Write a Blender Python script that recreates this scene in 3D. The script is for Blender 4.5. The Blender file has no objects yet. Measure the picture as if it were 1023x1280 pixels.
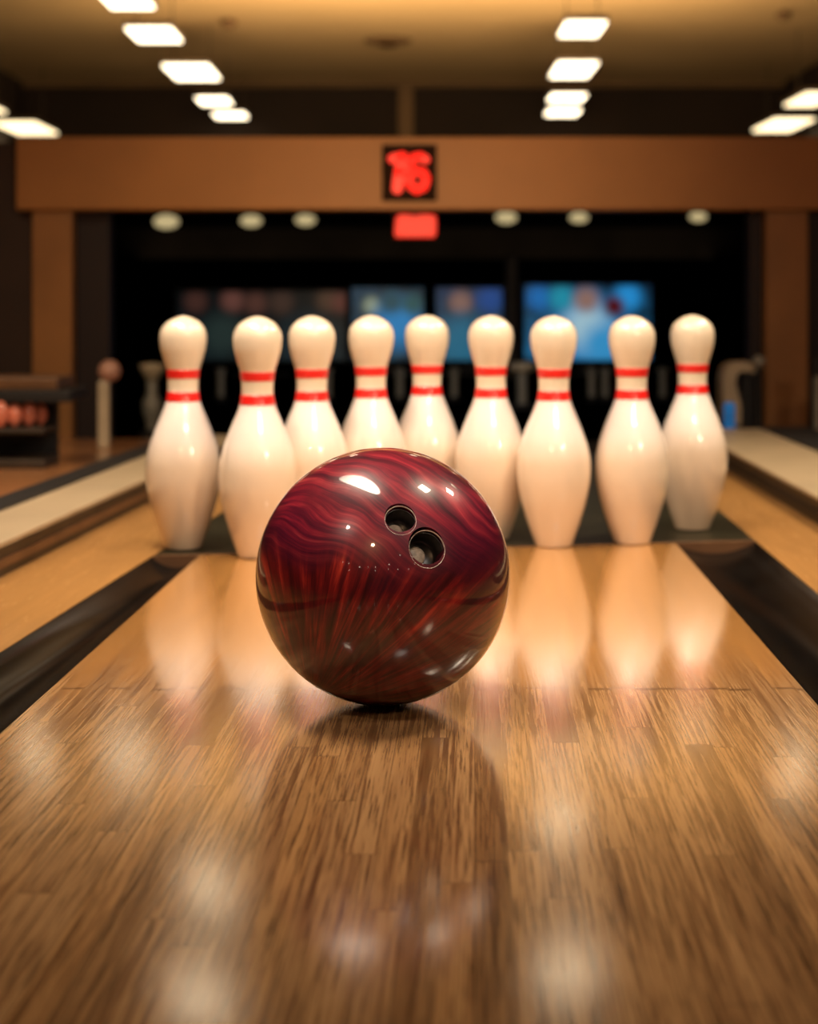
import bpy, bmesh, math, random
from mathutils import Vector, Matrix

random.seed(7)
sc = bpy.context.scene
COL = sc.collection
PI = math.pi

# ------------------------------------------------------------------ camera frame
H = 0.37            # camera height above the lane
F = 2000.0          # focal length in pixels of the 1023x1280 frame
CX, HY = 511.5, 378.0   # principal column, horizon row


def at(px, py, d):
    """point seen at pixel (px, py) at depth d"""
    return Vector(((px - CX) * d / F, d, H - (py - HY) * d / F))


def grd(px, py, z=0.0):
    """point at height z seen at pixel (px, py)"""
    d = (H - z) * F / (py - HY)
    return Vector(((px - CX) * d / F, d, z))


# ------------------------------------------------------------------ materials
def new_mat(name):
    m = bpy.data.materials.new(name)
    m.use_nodes = True
    nt = m.node_tree
    return m, nt, nt.nodes['Principled BSDF']


def N(nt, t, **kw):
    n = nt.nodes.new(t)
    for k, v in kw.items():
        setattr(n, k, v)
    return n


def lk(nt, a, b):
    nt.links.new(a, b)


def math_node(nt, op, a, b=None, c=None, clamp=False):
    n = N(nt, 'ShaderNodeMath', operation=op, use_clamp=clamp)
    for i, v in enumerate((a, b, c)):
        if v is None:
            continue
        if isinstance(v, (int, float)):
            n.inputs[i].default_value = v
        else:
            lk(nt, v, n.inputs[i])
    return n.outputs[0]


def mixc(nt, fac, a, b, blend='MIX'):
    n = N(nt, 'ShaderNodeMix', data_type='RGBA', blend_type=blend)
    for s, v in ((0, fac), (6, a), (7, b)):
        if isinstance(v, (int, float)):
            n.inputs[s].default_value = v
        elif isinstance(v, tuple):
            n.inputs[s].default_value = v if len(v) == 4 else (*v, 1)
        else:
            lk(nt, v, n.inputs[s])
    return n.outputs[2]


def ramp(nt, fac, stops, interp='LINEAR'):
    n = N(nt, 'ShaderNodeValToRGB')
    cr = n.color_ramp
    cr.interpolation = interp
    while len(cr.elements) > 1:
        cr.elements.remove(cr.elements[-1])
    cr.elements[0].position = stops[0][0]
    cr.elements[0].color = (*stops[0][1], 1) if len(stops[0][1]) == 3 else stops[0][1]
    for p, c in stops[1:]:
        e = cr.elements.new(p)
        e.color = (*c, 1) if len(c) == 3 else c
    lk(nt, fac, n.inputs[0])
    return n.outputs[0]


def noise(nt, vec, scale, detail=4, rough=.55, dist=0.0):
    n = N(nt, 'ShaderNodeTexNoise')
    n.inputs['Scale'].default_value = scale
    n.inputs['Detail'].default_value = detail
    n.inputs['Roughness'].default_value = rough
    n.inputs['Distortion'].default_value = dist
    lk(nt, vec, n.inputs['Vector'])
    return n.outputs[0]


def mapping(nt, vec, scale=(1, 1, 1), loc=(0, 0, 0), rot=(0, 0, 0)):
    n = N(nt, 'ShaderNodeMapping')
    n.inputs['Scale'].default_value = scale
    n.inputs['Location'].default_value = loc
    n.inputs['Rotation'].default_value = rot
    lk(nt, vec, n.inputs['Vector'])
    return n.outputs[0]


def objco(nt):
    return N(nt, 'ShaderNodeTexCoord').outputs['Object']


def mottled(name, col, rough=.5, var=.25, scale=6.0, coat=0.0, metal=0.0, spec=.5, bump=0.0):
    """simple procedural surface: base colour broken by two noises"""
    m, nt, p = new_mat(name)
    v = objco(nt)
    n = noise(nt, v, scale, 5)
    lo = tuple(c * (1 - var) for c in col)
    hi = tuple(min(1, c * (1 + var)) for c in col)
    c = ramp(nt, n, [(.3, lo), (.7, hi)])
    lk(nt, c, p.inputs['Base Color'])
    p.inputs['Roughness'].default_value = rough
    p.inputs['Metallic'].default_value = metal
    p.inputs['Specular IOR Level'].default_value = spec
    p.inputs['Coat Weight'].default_value = coat
    p.inputs['Coat Roughness'].default_value = .08
    if bump:
        b = N(nt, 'ShaderNodeBump')
        b.inputs['Strength'].default_value = bump
        b.inputs['Distance'].default_value = .002
        lk(nt, noise(nt, v, scale * 12, 3), b.inputs['Height'])
        lk(nt, b.outputs[0], p.inputs['Normal'])
    return m


def glow(name, col, strength, var=.12, scale=8.0):
    m, nt, p = new_mat(name)
    v = objco(nt)
    n = noise(nt, v, scale, 2)
    c = ramp(nt, n, [(.2, tuple(x * (1 - var) for x in col)), (.8, tuple(min(1, x * (1 + var)) for x in col))])
    p.inputs['Base Color'].default_value = (*[x * .04 for x in col], 1)
    lk(nt, c, p.inputs['Emission Color'])
    p.inputs['Emission Strength'].default_value = strength
    p.inputs['Roughness'].default_value = .4
    return m


def wood_lane(name, plank=.022, slope=.041, light=(.47, .265, .115), mid=(.29, .148, .062), dark=(.075, .032, .012),
              split=1.53, far_light=(.52, .245, .070), rough=.10, seam=.4):
    m, nt, p = new_mat(name)
    v = objco(nt)
    sep = N(nt, 'ShaderNodeSeparateXYZ')
    lk(nt, v, sep.inputs[0])
    x, y = sep.outputs[0], sep.outputs[1]
    u = math_node(nt, 'SUBTRACT', x, math_node(nt, 'MULTIPLY', y, slope))
    us = math_node(nt, 'DIVIDE', u, plank)
    idn = math_node(nt, 'FLOOR', us)
    fr = math_node(nt, 'FRACT', us)
    w1 = N(nt, 'ShaderNodeTexWhiteNoise', noise_dimensions='1D')
    lk(nt, idn, w1.inputs['W'])
    r1 = w1.outputs['Value']
    # staggered plank ends: length .34 m
    ys = math_node(nt, 'ADD', math_node(nt, 'DIVIDE', y, .55), math_node(nt, 'MULTIPLY', r1, 7.0))
    seg = math_node(nt, 'FLOOR', ys)
    fy = math_node(nt, 'FRACT', ys)
    cmb = N(nt, 'ShaderNodeCombineXYZ')
    lk(nt, idn, cmb.inputs[0])
    lk(nt, seg, cmb.inputs[1])
    w2 = N(nt, 'ShaderNodeTexWhiteNoise', noise_dimensions='2D')
    lk(nt, cmb.outputs[0], w2.inputs['Vector'])
    r2 = w2.outputs['Value']
    # grain coordinates: stretched along the plank, shifted per plank
    g = N(nt, 'ShaderNodeCombineXYZ')
    lk(nt, math_node(nt, 'ADD', u, math_node(nt, 'MULTIPLY', r2, 5.0)), g.inputs[0])
    lk(nt, y, g.inputs[1])
    lk(nt, math_node(nt, 'MULTIPLY', r2, 9.0), g.inputs[2])
    gv = g.outputs[0]
    g1 = noise(nt, mapping(nt, gv, (230, 4.5, 1)), 1.0, 6, .6, .6)
    g2 = noise(nt, mapping(nt, gv, (620, 14, 1)), 1.0, 4, .6, .3)
    g3 = noise(nt, mapping(nt, gv, (40, 2.0, 1)), 1.0, 3, .5, .8)
    # near zone: streaky pine planks; beyond the splice line: pale maple
    ed = math_node(nt, 'ADD', split, math_node(nt, 'MULTIPLY', math_node(nt, 'SUBTRACT', r1, .5), .014))
    mr = N(nt, 'ShaderNodeMapRange', interpolation_type='SMOOTHSTEP')
    mr.inputs['From Min'].default_value = split - .06
    mr.inputs['From Max'].default_value = split + .20
    lk(nt, math_node(nt, 'ADD', y, math_node(nt, 'MULTIPLY', math_node(nt, 'SUBTRACT', r1, .5), .10)), mr.inputs['Value'])
    far = mr.outputs[0]
    splice = math_node(nt, 'LESS_THAN', math_node(nt, 'ABSOLUTE', math_node(nt, 'SUBTRACT', y, ed)), .004)
    tone = ramp(nt, g1, [(.29, dark), (.40, mid), (.49, light), (.75, tuple(c * 1.12 for c in light))])
    tone = mixc(nt, math_node(nt, 'MULTIPLY', ramp(nt, g2, [(.38, (1, 1, 1)), (.52, (0, 0, 0))]), .75), tone, dark)
    tone = mixc(nt, ramp(nt, g3, [(.35, (.45, .45, .45)), (.55, (0, 0, 0))]), tone, mid)
    pv = ramp(nt, r2, [(0, (.62, .58, .54)), (.2, (.88, .86, .84)), (.7, (1, 1, 1)), (1, (1.0, .95, .85))])
    tone = mixc(nt, 1.0, tone, pv, 'MULTIPLY')
    ft = ramp(nt, g3, [(.3, tuple(c * .82 for c in far_light)), (.7, far_light)])
    ft = mixc(nt, math_node(nt, 'MULTIPLY', ramp(nt, g1, [(.30, (1, 1, 1)), (.45, (0, 0, 0))]), .35), ft, mid)
    col = mixc(nt, far, tone, ft)
    # seams
    e = math_node(nt, 'ABSOLUTE', math_node(nt, 'SUBTRACT', fr, .5))
    sm = math_node(nt, 'GREATER_THAN', e, .475)
    en = math_node(nt, 'LESS_THAN', fy, .004)
    line = math_node(nt, 'MAXIMUM', math_node(nt, 'MULTIPLY', sm, seam), math_node(nt, 'MULTIPLY', en, .35))
    line = math_node(nt, 'MAXIMUM', line, math_node(nt, 'MULTIPLY', splice, math_node(nt, 'MULTIPLY', math_node(nt, 'GREATER_THAN', r1, .35), .7)))
    line = math_node(nt, 'MULTIPLY', line, math_node(nt, 'SUBTRACT', 1.0, math_node(nt, 'MULTIPLY', far, .75)))
    col = mixc(nt, line, col, tuple(c * .5 for c in dark))
    lk(nt, col, p.inputs['Base Color'])
    p.inputs['Roughness'].default_value = rough + .05
    p.inputs['Specular IOR Level'].default_value = .15
    p.inputs['Coat Weight'].default_value = 1.0
    p.inputs['Coat IOR'].default_value = 2.15 if rough < .2 else 1.4
    rr = math_node(nt, 'ADD', rough * .45, math_node(nt, 'MULTIPLY', g2, rough * .7))
    if rough < .2:
        rr = math_node(nt, 'ADD', rr, math_node(nt, 'MULTIPLY', math_node(nt, 'SUBTRACT', 1.0, far), .03))
        lk(nt, math_node(nt, 'ADD', 1.62, math_node(nt, 'MULTIPLY', far, .80)), p.inputs['Coat IOR'])
        lk(nt, math_node(nt, 'ADD', .85, math_node(nt, 'MULTIPLY', far, .15)), p.inputs['Coat Weight'])
    lk(nt, rr, p.inputs['Coat Roughness'])
    b = N(nt, 'ShaderNodeBump')
    b.inputs['Strength'].default_value = .05
    b.inputs['Distance'].default_value = .001
    lk(nt, g2, b.inputs['Height'])
    lk(nt, b.outputs[0], p.inputs['Normal'])
    lk(nt, b.outputs[0], p.inputs['Coat Normal'])
    return m


def screen_mat(name, w, h, base_top, base_bot, blobs, strength):
    """picture on a display: vertical gradient plus soft round lights; blobs = (x, z, radius, colour) in metres"""
    m, nt, p = new_mat(name)
    v = objco(nt)
    sep = N(nt, 'ShaderNodeSeparateXYZ')
    lk(nt, v, sep.inputs[0])
    t = math_node(nt, 'DIVIDE', sep.outputs[2], h)
    n = noise(nt, v, 9.0, 3)
    t2 = math_node(nt, 'ADD', t, math_node(nt, 'MULTIPLY', math_node(nt, 'SUBTRACT', n, .5), .5))
    c = ramp(nt, t2, [(0.05, base_bot), (.95, base_top)])
    c = mixc(nt, ramp(nt, noise(nt, v, 14.0, 2), [(.42, (0, 0, 0)), (.62, (.7, .7, .7))]), c, (.004, .008, .012))
    for bx, bz, br, bc in blobs:
        d = N(nt, 'ShaderNodeVectorMath', operation='DISTANCE')
        lk(nt, v, d.inputs[0])
        d.inputs[1].default_value = (bx, 0, bz)
        f = math_node(nt, 'SUBTRACT', 1.0, math_node(nt, 'DIVIDE', d.outputs['Value'], br), clamp=True)
        f = math_node(nt, 'MULTIPLY', f, 1.5, clamp=True)
        c = mixc(nt, f, c, bc)
    p.inputs['Base Color'].default_value = (.005, .005, .006, 1)
    p.inputs['Roughness'].default_value = .3
    lk(nt, c, p.inputs['Emission Color'])
    p.inputs['Emission Strength'].default_value = strength
    return m


# ------------------------------------------------------------------ mesh helpers
def link_mesh(name, bm, mat, parent=None, smooth=True, loc=None):
    me = bpy.data.meshes.new(name)
    bmesh.ops.recalc_face_normals(bm, faces=bm.faces[:])
    bm.to_mesh(me)
    bm.free()
    for f in me.polygons:
        f.use_smooth = smooth
    o = bpy.data.objects.new(name, me)
    if mat:
        me.materials.append(mat)
    COL.objects.link(o)
    if parent:
        o.parent = parent
    if loc is not None:
        o.location = loc
    return o


def box(bm, x0, x1, y0, y1, z0, z1):
    vs = [bm.verts.new((x, y, z)) for z in (z0, z1) for y in (y0, y1) for x in (x0, x1)]
    for f in ((0, 2, 3, 1), (4, 5, 7, 6), (0, 1, 5, 4), (1, 3, 7, 5), (3, 2, 6, 7), (2, 0, 4, 6)):
        bm.faces.new([vs[i] for i in f])
    return vs


def bevel_all(bm, w, seg=2):
    bmesh.ops.bevel(bm, geom=bm.edges[:], offset=w, segments=seg, affect='EDGES', profile=.5)


def bbox(x0, x1, y0, y1, z0, z1, w=0.0, seg=2):
    bm = bmesh.new()
    box(bm, x0, x1, y0, y1, z0, z1)
    if w:
        bevel_all(bm, w, seg)
    return bm


def prism(bm, poly, z0, z1):
    """extrude an xy polygon between z0 and z1"""
    n = len(poly)
    a = [bm.verts.new((p[0], p[1], z0)) for p in poly]
    b = [bm.verts.new((p[0], p[1], z1)) for p in poly]
    bm.faces.new(a[::-1])
    bm.faces.new(b)
    for i in range(n):
        j = (i + 1) % n
        bm.faces.new((a[i], a[j], b[j], b[i]))


def lathe(bm, prof, seg=48, mats=None):
    """prof = list of (r, z), bottom to top"""
    rings = []
    for r, z in prof:
        if r < 1e-6:
            rings.append([bm.verts.new((0, 0, z))])
        else:
            rings.append([bm.verts.new((r * math.cos(2 * PI * k / seg), r * math.sin(2 * PI * k / seg), z)) for k in range(seg)])
    for i in range(len(rings) - 1):
        a, b = rings[i], rings[i + 1]
        for k in range(seg):
            k2 = (k + 1) % seg
            if len(a) == 1 and len(b) == 1:
                continue
            if len(a) == 1:
                f = bm.faces.new((a[0], b[k2], b[k]))
            elif len(b) == 1:
                f = bm.faces.new((a[k], a[k2], b[0]))
            else:
                f = bm.faces.new((a[k], a[k2], b[k2], b[k]))
            if mats:
                f.material_index = mats(0.5 * (prof[i][1] + prof[i + 1][1]))


def sweep(bm, section, path):
    """section: list of (offset, height); path: list of (x, y) with x-normal offset: point = (x+offset, y, height)"""
    rows = [[bm.verts.new((x + s[0], y, s[1])) for s in section] for x, y in path]
    n = len(section)
    for i in range(len(rows) - 1):
        for k in range(n - 1):
            bm.faces.new((rows[i][k], rows[i][k + 1], rows[i + 1][k + 1], rows[i + 1][k]))


def catmull(pts, sub=6):
    out = []
    n = len(pts)
    for i in range(n - 1):
        p0, p1, p2, p3 = pts[max(i - 1, 0)], pts[i], pts[i + 1], pts[min(i + 2, n - 1)]
        for s in range(sub):
            t = s / sub
            out.append(tuple(.5 * (2 * b + (c - a) * t + (2 * a - 5 * b + 4 * c - d) * t * t + (3 * b - a - 3 * c + d) * t ** 3)
                             for a, b, c, d in zip(p0, p1, p2, p3)))
    out.append(tuple(pts[-1]))
    return out


def tag(o, label, cat, group=None, kind=None):
    o['label'] = label
    o['category'] = cat
    if group:
        o['group'] = group
    if kind:
        o['kind'] = kind
    return o


def thing(name, label, cat, loc=(0, 0, 0), rotz=0.0, group=None):
    o = bpy.data.objects.new(name, None)
    o.empty_display_size = .05
    COL.objects.link(o)
    o.location = loc
    o.rotation_euler = (0, 0, rotz)
    return tag(o, label, cat, group)


def struct(name, bm, mat, smooth=False):
    o = link_mesh(name, bm, mat, smooth=smooth)
    o['kind'] = 'structure'
    return o


def dup(root, loc, label, group=None, name=None):
    r = root.copy()
    COL.objects.link(r)
    r.location = loc
    r['label'] = label
    if group:
        r['group'] = group
    for ch in list(root.children):
        c = ch.copy()
        COL.objects.link(c)
        c.parent = r
        c.matrix_parent_inverse = ch.matrix_parent_inverse.copy()
        for g in list(ch.children):
            d = g.copy()
            COL.objects.link(d)
            d.parent = c
    return r


def capsule_strokes(bm, strokes, depth):
    """rounded thick strokes in the xz plane, front face at y=-depth; strokes = [(list of (x, z), radius)]; unioned as one outline is
    not needed: every stroke is its own closed solid"""
    for pts, r in strokes:
        for i in range(len(pts) - 1):
            (x0, z0), (x1, z1) = pts[i], pts[i + 1]
            a = math.atan2(z1 - z0, x1 - x0)
            poly = []
            for k in range(11):
                t = a + PI / 2 + PI * k / 10
                poly.append((x0 + r * math.cos(t), z0 + r * math.sin(t)))
            for k in range(11):
                t = a - PI / 2 + PI * k / 10
                poly.append((x1 + r * math.cos(t), z1 + r * math.sin(t)))
            A = [bm.verts.new((x, 0, z)) for x, z in poly]
            B = [bm.verts.new((x, -depth, z)) for x, z in poly]
            n = len(poly)
            bm.faces.new(A)
            bm.faces.new(B[::-1])
            for k in range(n):
                bm.faces.new((A[k], B[k], B[(k + 1) % n], A[(k + 1) % n]))


# ------------------------------------------------------------------ palette
M = {}
M['lane'] = wood_lane('lane_wood')
M['side_wood'] = wood_lane('side_wood', plank=.05, slope=.05, split=-50, far_light=(.50, .25, .075), rough=.3, seam=.3)
M['deck'] = mottled('deck_dark', (.020, .018, .010), .35, .3, 8, spec=.12)
M['gutter'] = mottled('gutter_black', (.0035, .0032, .003), .20, .4, 12, spec=.05)
M['slab'] = mottled('slab_dark', (.02, .014, .01), .8)
M['floor'] = wood_lane('hall_floor', plank=.09, slope=.05, split=-50, far_light=(.46, .20, .078), rough=.3, seam=.3)
M['cap'] = mottled('cream_cap', (.42, .32, .20), .38, .12, 5)
M['black'] = mottled('black_matte', (.006, .005, .005), .6, .3, 5)
M['void'] = mottled('void_black', (.0012, .0011, .0011), .95, .3, 3, spec=0)  # near-zero albedo, paints the unlit depth of the pit black
M['curb_dark'] = mottled('curb_dark', (.035, .022, .013), .45, .4, 9)
M['curb_brown'] = mottled('curb_brown', (.12, .055, .022), .45, .3, 9)
M['ceiling'] = mottled('ceiling_paint', (.62, .44, .22), .8, .05, 1.5)
M['wall_dark'] = mottled('wall_dark', (.022, .011, .006), .8, .2, 2)
M['beam'] = mottled('beam_wood', (.50, .205, .048), .5, .10, 3)
M['post'] = mottled('post_brown', (.20, .12, .055), .7, .1, 3)
M['pillar'] = mottled('pillar_wood', (.42, .18, .05), .5, .15, 4)
M['panel_brown'] = mottled('panel_brown', (.045, .019, .007), .6, .2, 3)
M['panel_red'] = mottled('panel_redbrown', (.020, .007, .004), .6, .2, 3)
M['lamp_body'] = mottled('lamp_body', (.10, .07, .045), .5, .1, 6)
M['lamp'] = glow('lamp_diffuser', (1.0, .80, .54), 5.0, .05)
M['lamp_side'] = glow('lamp_diffuser_dim', (1.0, .76, .44), 3.0, .05)
M['valance_lamp'] = glow('valance_glow', (1.0, .76, .38), .55, .05)
M['led'] = glow('led_red', (1.0, .020, .010), 1.5, .02)
M['led2'] = glow('led_red_block', (1.0, .005, .002), 1.0, .02)
M['led_off'] = mottled('led_panel', (.030, .012, .005), .7, .2, 8, spec=.08)
M['grey_metal'] = mottled('grey_metal', (.30, .28, .23), .45, .2, 10, metal=.2)
M['pale_metal'] = mottled('pale_plastic', (.52, .42, .28), .45, .15, 10)
M['pink'] = mottled('pink_knob', (.50, .26, .18), .35, .1, 10)
M['coral'] = mottled('coral_ball', (.75, .22, .13), .25, .25, 25, coat=.6)
M['dish'] = mottled('dish_brown', (.17, .10, .045), .6, .1, 10)
M['blue'] = glow('blue_reflection', (.03, .30, .75), .3, .3, 20)

# ------------------------------------------------------------------ the lane
def edge(p, q):
    """line x = a + b*y through two ground points"""
    b = (q.x - p.x) / (q.y - p.y)
    a = p.x - b * p.y
    return lambda y: a + b * y


laneL = edge(grd(0, 918), grd(250, 695))
laneR = edge(grd(1023, 882), grd(845, 679))
gutL = edge(grd(0, 815), grd(195, 692))
gutR = edge(grd(1023, 742), grd(940, 672))
curL = edge(grd(0, 722), grd(185, 628))
curR = edge(grd(1023, 655), grd(915, 590))
endL, endR = grd(250, 694), grd(845, 679)
sk = (endR.y - endL.y) / (endR.x - endL.x)      # the far end of the lane runs slightly askew


def end_y(x, off=0.0):
    return endL.y + sk * (x - endL.x) + off


NEAR = .45
bm = bmesh.new()
prism(bm, [(laneL(NEAR) + .0, NEAR), (laneR(NEAR), NEAR), (endR.x, endR.y), (endL.x, endL.y)], -.04, 0)
lane = struct('floor', bm, M['lane'])
struct('floor_approach', bbox(-3.07, 2.98, -4.15, NEAR, -.04, 0), M['lane'])

# shallow round-bottomed gutters
def gutter(name, inner, outer, y1, label):
    bm = bmesh.new()
    rows = []
    ys = [NEAR + (y1 - NEAR) * i / 40 for i in range(41)]
    for y in ys:
        a, b = inner(y), outer(y)
        if y < 1.0:       # keep a constant width towards the camera
            b = a + (outer(1.0) - inner(1.0))
        row = []
        for k in range(17):
            t = k / 16
            dz = -.016 * math.sin(PI * t) ** .8 - .0015
            if t < .02 or t > .98:
                dz = -.0008
            row.append(bm.verts.new((a + (b - a) * t, y + (sk * (a + (b - a) * t - a) if y > y1 - .01 else 0), dz)))
        rows.append(row)
    for i in range(len(rows) - 1):
        for k in range(16):
            bm.faces.new((rows[i][k], rows[i][k + 1], rows[i + 1][k + 1], rows[i + 1][k]))
    o = link_mesh(name, bm, M['gutter'])
    return tag(o, label, 'gutter', 'lane gutters')


gutter('lane_gutter', laneL, gutL, end_y(laneL(2.3), .0), 'black gutter channel along the left edge of the lane')
gutter('lane_gutter', laneR, gutR, end_y(laneR(2.4), .0), 'black gutter channel along the right edge of the lane')


def near_x(outer, inner, y):
    return inner(y) + (outer(1.0) - inner(1.0)) if y < 1.0 else outer(y)


# floor strips between gutter and divider
def strip(name, gl, cl, inner, y0, y1, sgn):
    bm = bmesh.new()
    ys = [y0 + (y1 - y0) * i / 24 for i in range(25)]
    L = [(near_x(gl, inner, y), y) for y in ys]
    R = [(cl(y) + sgn * .01, y) for y in ys]
    prism(bm, L + R[::-1], -.04, 0)
    return struct(name, bm, M['side_wood'])


strip('floor_left', gutL, curL, laneL, NEAR, 3.9, -1)
strip('floor_right', gutR, curR, laneR, NEAR, 3.9, 1)

# pin deck behind the lane
bm = bmesh.new()
gl0, gr0 = laneL(2.35) - .068, gutR(2.5)
prism(bm, [(gutL(2.36), end_y(gutL(2.36), .006)), (gutR(2.52), end_y(gutR(2.52), .006)), (gutR(3.9), 3.9), (gutL(3.9), 3.9)], -.04, -.0002)
deck = struct('floor_pin_deck', bm, M['deck'])
# dark seam bar across the end of the lane
bm = bmesh.new()
xa, xb = laneL(2.33) + .0, laneR(2.45) + .0
prism(bm, [(gutL(2.35), end_y(gutL(2.35), .0005)), (gutR(2.5), end_y(gutR(2.5), .0005)), (gutR(2.5), end_y(gutR(2.5), .010)), (gutL(2.35), end_y(gutL(2.35), .010))], -.04, .0004)
struct('trim_1', bm, M['curb_brown'])

# sub floor so nothing shows through
struct('floor_base', bbox(-3.3, 3.3, -4.2, 13.2, -.09, -.041), M['slab'])

# lane dividers: dark base and cream cap
def divider(name, cl, sgn, w_cap, w_all, y0, y1, label):
    t = thing(name, label, 'lane divider', (cl(2.4), 2.4, 0), 0, 'dividers beside the lane')
    ox, oy = cl(2.4), 2.4

    def pr(o0, o1, z0, z1):
        b = bmesh.new()
        prism(b, [(cl(y0) + sgn * o0 - ox, y0 - oy), (cl(y1) + sgn * o0 - ox, y1 - oy),
                  (cl(y1) + sgn * o1 - ox, y1 - oy), (cl(y0) + sgn * o1 - ox, y0 - oy)][::int(sgn) if sgn > 0 else 1], z0, z1)
        return b
    link_mesh('divider_base', pr(0, w_all, 0.0, .0415), M['curb_dark'], t, False)
    link_mesh('divider_cap', pr(-.004, w_cap, .0415, .047), M['cap'], t, False)
    link_mesh('divider_edge', pr(w_cap, w_all + .004, .0415, .052), M['black'], t, False)
    link_mesh('divider_skirting', pr(-.003, -.0001, .012, .024), M['curb_brown'] if sgn < 0 else M['black'], t, False)
    return t


divider('lane_divider', curL, -1, .108, .155, 1.85, 3.9, 'low dark lane divider with cream cap on the left of the lane')
divider('lane_divider', curR, 1, .18, .30, 1.85, 4.1, 'low dark lane divider with wide cream cap on the right of the lane')

# neighbouring floors
bm = bmesh.new()
prism(bm, [(-3.2, NEAR), (curL(NEAR) - .01, NEAR), (curL(4.35) - .01, 4.35), (-3.2, 4.35)], -.04, 0)
struct('floor_hall_left', bm, M['floor'])
bm = bmesh.new()
prism(bm, [(curR(NEAR) + .01, NEAR), (3.2, NEAR), (3.2, 4.5), (curR(4.5) + .01, 4.5)], -.04, 0)
struct('floor_hall_right', bm, M['floor'])

# ------------------------------------------------------------------ bowling ball
RB = .1175
BC = Vector(((479 - CX) * 1.48 / F, 1.48, RB + .0003))
CAM = Vector((0, 0, H))


def ball_normal(px, py):
    d = Vector(((px - CX) / F, 1, -(py - HY) / F)).normalized()
    o = CAM - BC
    b = o.dot(d)
    q = b * b - (o.dot(o) - RB * RB)
    return ((CAM + d * (-b - math.sqrt(q))) - BC).normalized()


def ball_material():
    m, nt, p = new_mat('ball_pearl_red')
    v = objco(nt)
    s = 1.0 / RB
    vs = mapping(nt, v, (s, s, s))
    # swirl: rotate coordinates around the view-ish axis by an amount that grows with height, then stretch
    vr = N(nt, 'ShaderNodeVectorRotate', rotation_type='AXIS_ANGLE')
    vr.inputs['Axis'].default_value = (.15, -.95, .3)
    vr.inputs['Center'].default_value = (-.5, -.3, -.9)
    lk(nt, vs, vr.inputs['Vector'])
    ln = N(nt, 'ShaderNodeVectorMath', operation='DISTANCE')
    lk(nt, vs, ln.inputs[0])
    ln.inputs[1].default_value = (-.55, -.35, -.95)
    rad = ln.outputs['Value']
    sep = N(nt, 'ShaderNodeSeparateXYZ')
    lk(nt, vs, sep.inputs[0])
    warp = noise(nt, vs, 1.0, 2)
    rr = math_node(nt, 'ADD', rad, math_node(nt, 'MULTIPLY', warp, .36))
    ang = math_node(nt, 'ARCTAN2', math_node(nt, 'ADD', sep.outputs[2], .95), math_node(nt, 'ADD', sep.outputs[0], .55))
    cmb = N(nt, 'ShaderNodeCombineXYZ')
    lk(nt, rr, cmb.inputs[0])
    lk(nt, ang, cmb.inputs[1])
    lk(nt, math_node(nt, 'MULTIPLY', sep.outputs[1], .5), cmb.inputs[2])
    # arcs in the upper part, radial rays in the lower part
    arcs = noise(nt, mapping(nt, cmb.outputs[0], (24, .8, 1.6)), 1.0, 8, .66, .12)
    rays = noise(nt, mapping(nt, cmb.outputs[0], (1.3, 15, 1.5)), 1.0, 8, .66, .5)
    up = N(nt, 'ShaderNodeMapRange', interpolation_type='SMOOTHSTEP')
    up.inputs['From Min'].default_value = .12
    up.inputs['From Max'].default_value = .42
    lk(nt, math_node(nt, 'ADD', sep.outputs[2], math_node(nt, 'MULTIPLY', math_node(nt, 'SUBTRACT', warp, .5), .5)), up.inputs['Value'])
    upf = up.outputs[0]
    ca = ramp(nt, arcs, [(.30, (.045, .004, .014)), (.45, (.15, .009, .028)), (.56, (.34, .018, .040)), (.66, (.55, .06, .075)), (.82, (.70, .24, .20))])
    cb = ramp(nt, rays, [(.30, (.018, .0014, .003)), (.46, (.075, .005, .008)), (.58, (.20, .010, .011)), (.68, (.46, .035, .022)), (.85, (.7, .12, .06))])
    c = mixc(nt, upf, cb, ca)
    # random dark blotches, then a purple belt painting in the dark room's reflection
    bl = noise(nt, mapping(nt, vs, (1.2, 1.2, 2.0)), 1.4, 3)
    c = mixc(nt, math_node(nt, 'MULTIPLY', ramp(nt, bl, [(.42, (0, 0, 0)), (.62, (1, 1, 1))]), .55), c, (.028, .004, .014))
    be = N(nt, 'ShaderNodeMapRange', interpolation_type='SMOOTHSTEP')
    be.inputs['From Min'].default_value = .62
    be.inputs['From Max'].default_value = .18
    lk(nt, math_node(nt, 'ADD', sep.outputs[2], math_node(nt, 'MULTIPLY', math_node(nt, 'SUBTRACT', bl, .5), .8)), be.inputs['Value'])
    c = mixc(nt, math_node(nt, 'MULTIPLY', math_node(nt, 'MULTIPLY', be.outputs[0], upf), .72), c, (.040, .004, .016))
    lk(nt, c, p.inputs['Base Color'])
    p.inputs['Roughness'].default_value = .32
    p.inputs['Specular IOR Level'].default_value = .35
    p.inputs['Coat Weight'].default_value = 1.0
    p.inputs['Coat IOR'].default_value = 1.52
    p.inputs['Coat Roughness'].default_value = .045
    return m


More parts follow.
